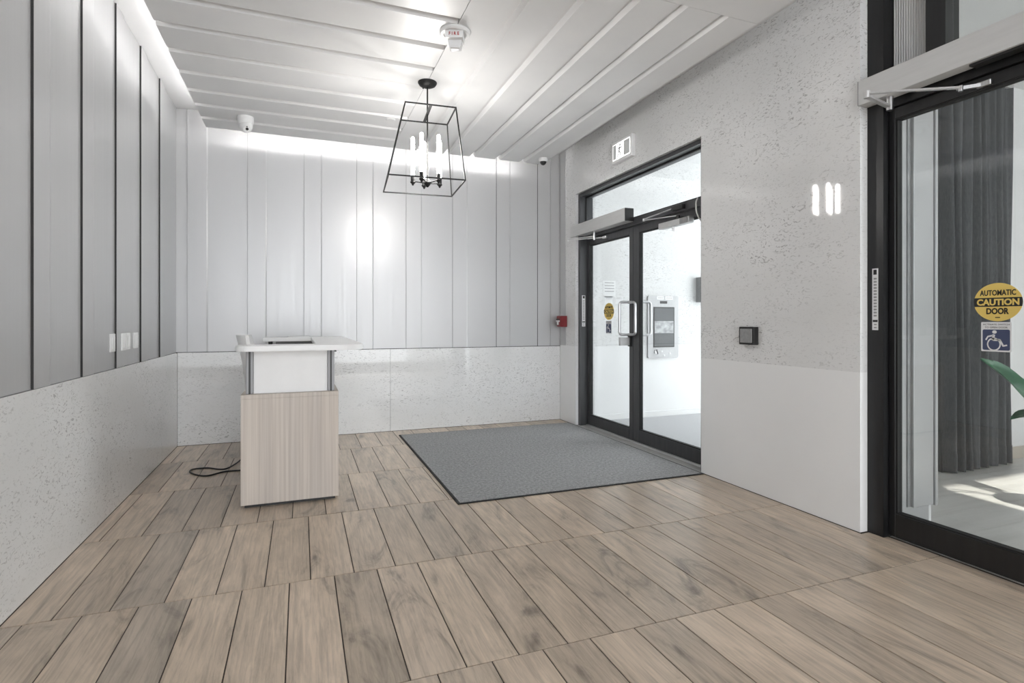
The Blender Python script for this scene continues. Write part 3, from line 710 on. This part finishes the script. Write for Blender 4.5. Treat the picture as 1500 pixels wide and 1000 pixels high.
leaves = [((4.14, 1.80, 0.50), (3.93, 1.99, 0.86), (3.815, 2.07, 0.954), 0.085, 0.7), ((4.2, 1.75, 0.55), (4.02, 1.93, 0.66), (3.93, 1.98, 0.60), 0.06, 0.3)]
random.seed(11)
for k in range(9):
    a = 2 * math.pi * k / 9 + 0.3; rr = 0.30 + 0.22 * random.random(); z = 0.75 + 1.0 * random.random()
    e = Vector((C0.x + 0.15 + rr * math.cos(a) * 1.0, C0.y - 0.12 + rr * math.sin(a) * 0.8, z))
    if e.x < 4.30: e.x = 4.42 + random.random() * .2
    st = C0.lerp(e, 0.45) + Vector((0, 0, 0.28)); leaves.append((tuple(st), tuple(st.lerp(e, 0.55) + Vector((0, 0, 0.16))), tuple(e), 0.075 + 0.03 * random.random(), random.uniform(-.5, .5)))
for p0, p1, p2, wd, ro in leaves:
    o = obj('leaf', leaf_blade(p0, p1, p2, wd, ro), LEAF, pl, True)
    p0 = Vector(p0); b = new(); mid = C0.lerp(p0, 0.5) + Vector((0, 0, 0.06)); tube(b, [C0 + (p0 - C0) * 0.02, mid, p0], 0.006, 8); obj('stem', b, STEM, pl, True)

# ================================================================== THINGS IN THE ROOM
# ---- entrance mat
mt = thing('floor_mat', 'large grey ribbed entrance mat before the double doors', 'mat', (1.92, 4.55, 0))
MX0, MX1, MY0, MY1 = 0.940, 2.897, 3.412, 5.700
b = new(); nx, ny = 40, 46; g = []
for j in range(ny + 1):
    row = []
    for i in range(nx + 1):
        x = MX0 + .018 + (MX1 - MX0 - .036) * i / nx; y = MY0 + .018 + (MY1 - MY0 - .036) * j / ny
        f = min(1, min(i, nx - i) / 3) * min(1, min(j, ny - j) / 3)
        z = 0.009 + f * (0.0045 * math.exp(-((y - 4.55 - 0.10 * (x - 1.9)) / 0.10) ** 2) + 0.004 * math.exp(-((y - 5.15 - 0.04 * (x - 1.9)) / 0.09) ** 2))
        row.append(b.verts.new((x, y, z)))
    g.append(row)
for j in range(ny):
    for i in range(nx): b.faces.new((g[j][i], g[j][i + 1], g[j + 1][i + 1], g[j + 1][i]))
for line in ([g[0][i] for i in range(nx + 1)], [g[ny][i] for i in range(nx + 1)], [g[j][0] for j in range(ny + 1)], [g[j][nx] for j in range(ny + 1)]):
    lo = [b.verts.new((v.co.x, v.co.y, 0.0005)) for v in line]
    for k in range(len(line) - 1): b.faces.new((line[k], line[k + 1], lo[k + 1], lo[k]))
bmesh.ops.recalc_face_normals(b, faces=b.faces)
obj('pile', b, MATF, mt, True)
for a, c in (((MX0, MY0), (MX1, MY0 + .017)), ((MX0, MY1 - .017), (MX1, MY1)), ((MX0, MY0 + .017), (MX0 + .017, MY1 - .017)), ((MX1 - .017, MY0 + .017), (MX1, MY1 - .017))):
    b = new(); box(b, (a[0], a[1], 0.0005), (c[0], c[1], 0.007), 0.002); obj('rubber_border', b, GASKET, mt)

# ---- reception desk
dk = thing('reception_desk', 'white topped reception desk with pale ash front panel', 'desk', (-0.06, 4.5, 0))
DX0, DX1, DYF = -0.353, 0.232, 3.812
b = new(); box(b, (DX0, DYF, 0.022), (DX1, DYF + 0.025, 0.690), 0.0015); obj('front_panel', b, ASH, dk)
b = new(); box(b, (DX0 + 0.003, DYF + 0.0255, 0.024), (DX0 + 0.022, 4.36, 0.690)); obj('side_panel', b, WLAM, dk)
b = new(); box(b, (DX1 - 0.022, DYF + 0.0255, 0.024), (DX1 - 0.003, 5.66, 0.690)); obj('side_panel', b, WLAM, dk)
b = new(); box(b, (DX0 + 0.0225, 4.34, 0.024), (DX1 - 0.0225, 4.359, 0.690)); obj('back_panel', b, WLAM, dk)
b = new(); box(b, (DX0 + 0.02, DYF + 0.03, 0.0005), (DX1 - 0.02, 4.32, 0.0225)); obj('plinth', b, BPLAST, dk)
b = new(); box(b, (DX1 - 0.06, 4.36, 0.0005), (DX1 - 0.01, 5.64, 0.0235)); obj('plinth', b, BPLAST, dk)
b = new(); prism(b, [(DX0, DYF), (DX1, DYF), (DX1, 5.67), (-0.22, 5.67), (-0.22, 4.38), (DX0, 4.38)], 'z', 0.6905, 0.715); obj('worktop', b, ASH, dk)
for x in (-0.305, 0.186):
    b = new(); box(b, (x - 0.022, 3.850, 0.7152), (x + 0.022, 3.892, 0.994), 0.004); p = obj('post', b, POSTM, dk)
    b = new(); box(b, (x - 0.006, 3.8485, 0.7155), (x + 0.006, 3.8499, 0.9935)); obj('post_slot', b, BPLAST, p)
b = new(); box(b, (-0.2825, 3.866, 0.7155), (0.1635, 3.878, 0.9935)); obj('screen_panel', b, WLAM, dk)
b = new(); box(b, (0.176, 3.8925, 0.7152), (0.192, 5.62, 0.9935)); obj('screen_panel', b, WLAM, dk)
b = new(); box(b, (-0.22, 5.56, 0.7152), (0.1755, 5.574, 0.9935)); obj('screen_panel', b, GPLAST, dk)
# C-shaped counter with rounded corners
def arc(cx, cy, r, a0, a1, n=7): return [(cx + r * math.cos(math.radians(a0 + (a1 - a0) * k / n)), cy + r * math.sin(math.radians(a0 + (a1 - a0) * k / n))) for k in range(n + 1)]
out = arc(-0.31, 3.75, 0.07, 180, 270) + arc(0.27, 3.80, 0.12, -90, 0) + arc(0.35, 5.39, 0.05, 0, 90)
out = [(-0.375, 3.92)] + arc(-0.305, 3.735, 0.07, 180, 270) + arc(0.255, 3.805, 0.135, -90, 0, 10) + arc(0.33, 5.63, 0.06, 0, 90) + arc(-0.28, 5.65, 0.04, 90, 180) + [(-0.32, 5.42), (0.088, 5.42), (0.088, 3.92)]
b = new(); prism(b, out, 'z', 0.994, 1.028); bmesh.ops.bevel(b, geom=[e for e in b.edges if abs(e.verts[0].co.z - e.verts[1].co.z) < 1e-6], offset=0.004, segments=2, affect='EDGES'); obj('counter_top', b, WLAM, dk)
b = new(); cyl(b, (-0.26, 5.46, 0.955), (-0.26, 5.46, 0.9935), 0.018); obj('counter_foot', b, BPLAST, dk, True)
b = new(); box(b, (0.206, 3.86, 0.975), (0.222, 3.885, 0.9935)); obj('bracket', b, BPLAST, dk)

fo = thing('document_folder', 'thin pale folder lying on the far arm of the desk counter', 'folder', (-0.02, 5.55, 1.028))
b = new(); box(b, (-0.11, 5.47, 1.0285), (0.075, 5.63, 1.0305)); obj('back_cover', b, PAPER, fo)
b = new(); box(b, (-0.108, 5.472, 1.0307), (0.073, 5.628, 1.0365)); obj('sheets', b, PAPER, fo)
b = new(); box(b, (-0.11, 5.47, 1.0367), (0.075, 5.63, 1.0385)); obj('front_cover', b, OPER, fo)

# ---- chair behind the desk
ch = thing('desk_chair', 'white shell chair pulled up behind the reception desk', 'chair', (-0.12, 4.78, 0))
b = new(); nn_, mm = 10, 8; g0, g1 = [], []
for i in range(nn_ + 1):
    t = i / nn_; z = 0.56 + 0.51 * t; hw = 0.225 - 0.04 * t ** 2 - 0.07 * (max(0, t - .7) / .3) ** 2; r0, r1 = [], []
    for k in range(mm + 1):
        f = -1 + 2 * k / mm; x = -0.375 - 0.075 * t ** 1.6 + 0.075 * f * f; y = 4.78 + hw * f
        r0.append(b.verts.new((x, y, z))); r1.append(b.verts.new((x - 0.026, y, z)))
    g0.append(r0); g1.append(r1)
for i in range(nn_):
    for k in range(mm):
        b.faces.new((g0[i][k], g0[i][k + 1], g0[i + 1][k + 1], g0[i + 1][k])); b.faces.new((g1[i][k + 1], g1[i][k], g1[i + 1][k], g1[i + 1][k + 1]))
for i in range(nn_):
    for k, (A, B) in ((0, (g1, g0)), (mm, (g0, g1))): b.faces.new((A[i][k], B[i][k], B[i + 1][k], A[i + 1][k]))
for k in range(mm):
    b.faces.new((g0[nn_][k], g0[nn_][k + 1], g1[nn_][k + 1], g1[nn_][k])); b.faces.new((g1[0][k], g1[0][k + 1], g0[0][k + 1], g0[0][k]))
bmesh.ops.recalc_face_normals(b, faces=b.faces); obj('backrest', b, WPLAST, ch, True)
b = new(); prism(b, rrect(-0.34, 4.56, 0.10, 5.00, 0.08), 'z', 0.45, 0.49); obj('seat', b, WPLAST, ch)
for s in (-1, 1):
    b = new(); bar_between(b, (-0.385, 4.78 + s * .12, 0.58), (-0.30, 4.78 + s * .12, 0.46), 0.03, 0.012); obj('back_bracket', b, WPLAST, ch)
for sx_, sy_ in ((-1, -1), (1, -1), (1, 1), (-1, 1)):
    b = new(); cyl(b, (-0.12 + sx_ * .16, 4.78 + sy_ * .16, 0.452), (-0.12 + sx_ * .20, 4.78 + sy_ * .20, 0.0005), 0.014, 0.011, 12); obj('leg', b, STEEL, ch, True)

# ---- power cable beside the desk
pts = [(-0.36, 4.80, .006), (-0.45, 4.80, .006), (-0.56, 4.80, .006), (-0.66, 4.72, .006), (-0.74, 4.77, .006), (-0.805, 4.88, .006), (-0.80, 4.965, .006), (-0.70, 4.97, .006), (-0.61, 4.89, .007), (-0.55, 4.86, .014), (-0.50, 5.02, .010), (-0.46, 5.22, .006), (-0.36, 5.40, .006)]
def smooth(pts, n=8):
    P = [Vector(p) for p in pts]; P = [P[0]] + P + [P[-1]]; out = []
    for i in range(1, len(P) - 2):
        for k in range(n):
            t = k / n; a, b_, c_, d_ = P[i - 1], P[i], P[i + 1], P[i + 2]
            out.append(0.5 * ((2 * b_) + (c_ - a) * t + (2 * a - 5 * b_ + 4 * c_ - d_) * t * t + (3 * b_ - a - 3 * c_ + d_) * t ** 3))
    return out + [P[-2]]
b = new(); tube(b, smooth(pts), 0.006, 8); tag(obj('power_cable', b, BPLAST, None, True), 'black power cable looped on the floor beside the desk', 'cable')

# ---- lantern pendant
LX, LY = 0.876, 4.03
pn = thing('lantern_pendant', 'black open frame lantern pendant with five lit candle tubes', 'pendant light', (LX, LY, ZC))
b = new(); lathe(b, (LX, LY, ZC), (0, 0, -1), [(0.070, 0.0), (0.070, 0.006), (0.060, 0.022), (0.036, 0.034), (0.012, 0.038)]); cp = obj('canopy', b, IRON, pn, True)
for a in (2.2, 4.9):
    b = new(); sph(b, (LX + 0.042 * math.cos(a), LY + 0.042 * math.sin(a), ZC - 0.032), 0.006, u=10, v=8); obj('canopy_screw', b, IRON, cp, True)
b = new(); cyl(b, (LX, LY, ZC - 0.036), (LX, LY, 2.205), 0.0055, seg=10); obj('rod', b, IRON, pn, True)
yaw = -0.076; ca_, sa_ = math.cos(yaw), math.sin(yaw)
def cage(sx_, sy_, a, z):
    k = (2.717 - z) / 0.537; ox, oy = -0.036 * k * 0.933, 0.036 * k * 0.359
    return Vector((LX + ox + sx_ * a * ca_ - sy_ * a * sa_, LY + oy + sx_ * a * sa_ + sy_ * a * ca_, z))
sq = ((-1, -1), (1, -1), (1, 1), (-1, 1))
T = [cage(*q, 0.180, 2.717) for q in sq]; Bm = [cage(*q, 0.267, 2.180) for q in sq]
for i in range(4):
    for nm, p, q in (('top_rail', T[i], T[(i + 1) % 4]), ('bottom_rail', Bm[i], Bm[(i + 1) % 4]), ('corner_post', T[i], Bm[i])):
        b = new(); d = (q - p).normalized() * 0.004; bar_between(b, p - d, q + d, 0.0085, 0.0085, (0, 0, 1) if nm != 'corner_post' else (ca_, sa_, 0)); obj(nm, b, IRON, pn)
b = new(); bar_between(b, (T[0] + T[1]) / 2, (T[2] + T[3]) / 2, 0.020, 0.0085); obj('cross_bar', b, IRON, pn)
b = new(); lathe(b, (LX, LY, 2.235), (0, 0, -1), [(0.008, 0), (0.020, 0.012), (0.028, 0.030), (0.018, 0.048), (0.006, 0.062)], 20); obj('hub', b, IRON, pn, True)
for k in range(5):
    a = math.radians(184 + 72 * k) - math.atan2(309, 804); px_, py_ = LX + 0.107 * math.cos(a), LY + 0.107 * math.sin(a)
    b = new(); tube(b, [(LX, LY, 2.205), (LX + .05 * math.cos(a), LY + .05 * math.sin(a), 2.208), (px_, py_, 2.214)], 0.0045, 8); arm = obj('arm', b, IRON, pn, True)
    b = new(); lathe(b, (px_, py_, 2.196), (0, 0, 1), [(0.005, -0.012), (0.010, 0), (0.020, 0.010), (0.020, 0.014), (0.0155, 0.018), (0.0155, 0.062)], 18); obj('candle_cup', b, IRON, arm, True)
    b = new(); lathe(b, (px_, py_, 2.2585), (0, 0, 1), [(0.0115, 0), (0.0130, 0.004), (0.0130, 0.262), (0.012, 0.277), (0.004, 0.286)], 18); obj('lit_tube', b, BULB, pn, True)

# ---- fire alarm strobe on the dropped ceiling
FXc, FYc = 0.880, 3.265
fs_ = thing('fire_strobe', 'round white fire alarm strobe beside the pendant canopy', 'alarm', (FXc, FYc, ZC))
b = new(); lathe(b, (FXc, FYc, ZC - 0.0003), (0, 0, -1), [(0.094, 0), (0.094, 0.010), (0.086, 0.018), (0.070, 0.018), (0.066, 0.012)], 40); obj('base_ring', b, WPLAST, fs_, True)
view = Vector((FXc, FYc, 0)).normalized()           # the unit faces the entrance
ax = Vector((0.9334, -0.3587, 0)); ay = Vector((0.3587, 0.9334, 0))
def fb(bm_, x0, x1, y0, y1, z0, z1, tp=0.0):
    vs = []
    for z, sh in ((z0, 0), (z1, tp)):
        for x, y in ((x0 + sh, y0 + sh), (x1 - sh, y0 + sh), (x1 - sh, y1 - sh), (x0 + sh, y1 - sh)): vs.append(bm_.verts.new(Vector((FXc, FYc, ZC)) + ax * x + ay * y + Vector((0, 0, z))))
    f = [bm_.faces.new(vs[0:4]), bm_.faces.new(vs[4:8])] + [bm_.faces.new((vs[i], vs[(i + 1) % 4], vs[4 + (i + 1) % 4], vs[4 + i])) for i in range(4)]
    bmesh.ops.recalc_face_normals(bm_, faces=f); return bm_
b = new(); fb(b, -0.056, 0.056, -0.056, 0.062, -0.012, -0.058, 0.004); body = obj('body', b, WPLAST, fs_)
b = new(); fb(b, -0.042, 0.042, -0.02, 0.050, -0.058, -0.098, 0.008); ln = obj('strobe_lens', b, LENS, fs_)
b = new(); fb(b, -0.026, 0.026, 0.0, 0.035, -0.0985, -0.101, 0.002); obj('flash_tube', b, STEEL, ln)
basis = Matrix((ax, Vector((0, 0, 1)), -ay)).transposed()
obj('lettering', text_bm('F I R E', 0.026, Vector((FXc, FYc, ZC)) - ay * 0.0550 + Vector((0, 0, -0.036)), basis, 0.062, 0.0006, 0.0012), REDINK, body)

# ---- concealed sprinkler covers
for x, y, lb in ((0.734, 4.886, 'flat white sprinkler cover disc on plank ceiling behind the pendant'), (0.63, 5.50, 'flat white sprinkler cover disc on plank ceiling near the back wall')):
    s = thing('sprinkler_cover', lb, 'sprinkler', (x, y, ZC), 'sprinkler covers on the dropped ceiling')
    rr = 0.042 if y < 5 else 0.02
    b = new(); lathe(b, (x, y, ZC - 0.0003), (0, 0, -1), [(rr, 0), (rr, 0.003), (rr * .94, 0.005)], 28); obj('cover_plate', b, CLOUD, s, True)
    b = new(); lathe(b, (x, y, ZC - 0.0053), (0, 0, -1), [(rr * .8, 0), (rr * .78, 0.0015)], 28); obj('cap_disc', b, CLOUD, s, True)

# ---- security cameras
s = thing('security_camera', 'white turret security camera under the ceiling planks', 'camera', (-0.45, 5.28, ZC), 'security cameras')
c0 = Vector((-0.45, 5.28, ZC))
b = new(); lathe(b, c0 - Vector((0, 0, .0003)), (0, 0, -1), [(0.066, 0), (0.066, 0.035), (0.060, 0.060), (0.045, 0.075)], 32); obj('mount', b, WPLAST, s, True)
d = Vector((0.22, -0.75, -0.62)).normalized(); e = c0 + Vector((0.004, -0.008, -0.082))
b = new(); sph(b, e, 0.054); ey = obj('eyeball', b, WPLAST, s, True)
b = new(); cyl(b, e + d * 0.050, e + d * 0.0565, 0.030); obj('face_ring', b, WPLAST, ey, True)
b = new(); cyl(b, e + d * 0.0566, e + d * 0.059, 0.012); obj('lens', b, BPLAST, ey, True)
up = d.cross(Vector((1, 0, 0))).normalized(); up = up if up.z > 0 else -up
b = new(); cyl(b, e + d * 0.0566 + up * 0.020, e + d * 0.0585 + up * 0.020, 0.005); obj('infrared_dot', b, BPLAST, ey, True)
s = thing('security_camera', 'small black dome security camera at the corner of the ceiling planks', 'camera', (2.462, 5.46, ZC), 'security cameras')
c0 = Vector((2.462, 5.46, ZC))
b = new(); lathe(b, c0 - Vector((0, 0, .0003)), (0, 0, -1), [(0.050, 0), (0.050, 0.028), (0.044, 0.036)], 32); obj('mount', b, WPLAST, s, True)
b = new(); sph(b, c0 - Vector((0, 0, 0.040)), 0.034); obj('dome', b, BPLAST, s, True)

# ---- exit sign
ex = thing('exit_sign', 'white lit exit sign with running figure above the double doors', 'sign', (2.888, 4.545, 2.715))
b = new(); box(b, (2.859, 4.350, 2.716), (2.9045, 4.700, 2.925), 0.004); hs = obj('housing', b, WPLAST, ex)
b = new(); box(b, (2.8575, 4.376, 2.745), (2.8589, 4.674, 2.897)); fp = obj('face', b, SIGNLIT, ex)
SIGNINK = mat('pale_sign_green', (0.66, 0.68, 0.67), 0.5)
b = new(); box(b, (2.8565, 4.382, 2.752), (2.8574, 4.480, 2.890)); obj('arrow_field', b, SIGNINK, fp)
b = new(); box(b, (2.8565, 4.612, 2.752), (2.8574, 4.668, 2.890)); obj('door_field', b, SIGNINK, fp)
b = new()
def st2(p0, p1, t):
    p0, p1 = Vector(p0), Vector(p1); n_ = Vector((-(p1 - p0).y, (p1 - p0).x)).normalized() * t
    prism(b, [tuple(p0 + n_), tuple(p1 + n_), tuple(p1 - n_), tuple(p0 - n_)], 'x', 2.8574, 2.8562)
prism(b, [(4.546 + .012 * math.cos(k * .524), 2.872 + .012 * math.sin(k * .524)) for k in range(12)], 'x', 2.8574, 2.8562)
st2((4.551, 2.856), (4.562, 2.812), .010); st2((4.551, 2.852), (4.525, 2.838), .005); st2((4.525, 2.838), (4.513, 2.850), .005); st2((4.555, 2.850), (4.582, 2.842), .005); st2((4.582, 2.842), (4.588, 2.820), .005)
st2((4.560, 2.814), (4.538, 2.794), .006); st2((4.538, 2.794), (4.536, 2.764), .006); st2((4.564, 2.814), (4.574, 2.786), .006); st2((4.574, 2.786), (4.598, 2.766), .006)
obj('running_figure', b, GINK, fp)

# ---- fire alarm pull station
ps = thing('fire_pull_station', 'red fire alarm pull station on wall beside the double doors', 'alarm', (2.86, 5.81, 1.11))
b = new(); box(b, (2.822, 5.760, 1.112), (2.9045, 5.862, 1.240), 0.003); bd = obj('housing', b, RED, ps)
b = new(); box(b, (2.815, 5.766, 1.118), (2.8218, 5.856, 1.234), 0.002); fr_ = obj('front_cover', b, RED, ps)
b = new(); box(b, (2.800, 5.770, 1.170), (2.8148, 5.852, 1.188), 0.002); box(b, (2.802, 5.800, 1.135), (2.8148, 5.822, 1.170), 0.001); obj('pull_bar', b, WPLAST, fr_)
b = new(); box(b, (2.804, 5.775, 1.194), (2.8148, 5.848, 1.206)); obj('recess', b, BPLAST, fr_)

# ---- push plate
pp = thing('push_plate', 'black square push button plate with grey face on right wall', 'push button', (2.88, 2.95, 1.016))
b = new(); box(b, (2.862, 2.882, 1.017), (2.9045, 3.018, 1.140), 0.003); obj('box', b, BPLAST, pp)
b = new(); box(b, (2.856, 2.896, 1.030), (2.8618, 3.004, 1.127), 0.003); obj('button_face', b, mat_noisy('dull_steel', (0.30, 0.30, 0.30), (0.36, 0.36, 0.36), (60, 60, 60), 0.5, 0.6), pp)

# ---- wall controls on the left wall
for i, (y0, y1, d, lb) in enumerate(((4.030, 4.122, -0.012, 'white rectangular wall switch plate set apart beside the dark slit'), (4.222, 4.314, -0.002, 'white rectangular wall switch plate just past the dark slit'),
                              (4.362, 4.446, -0.012, 'white rectangular wall switch plate between two close neighbours'), (4.532, 4.640, -0.012, 'white rectangular wall switch plate furthest along toward the back wall'))):
    zt, zb = 1.100, 0.988
    s = thing('wall_switch', lb, 'switch', (XL, (y0 + y1) / 2, zb), 'switch plates on the left plank wall')
    x0 = XL + d + 0.0002
    b = new(); box(b, (x0, y0, zb), (x0 + 0.008, y1, zt), 0.002); obj('plate', b, WPLAST, s)
    b = new(); box(b, (x0 + 0.0082, y0 + .018, zb + .018), (x0 + 0.013, y1 - .018, zt - .018), 0.0015); obj('rocker', b, WLAM, s)
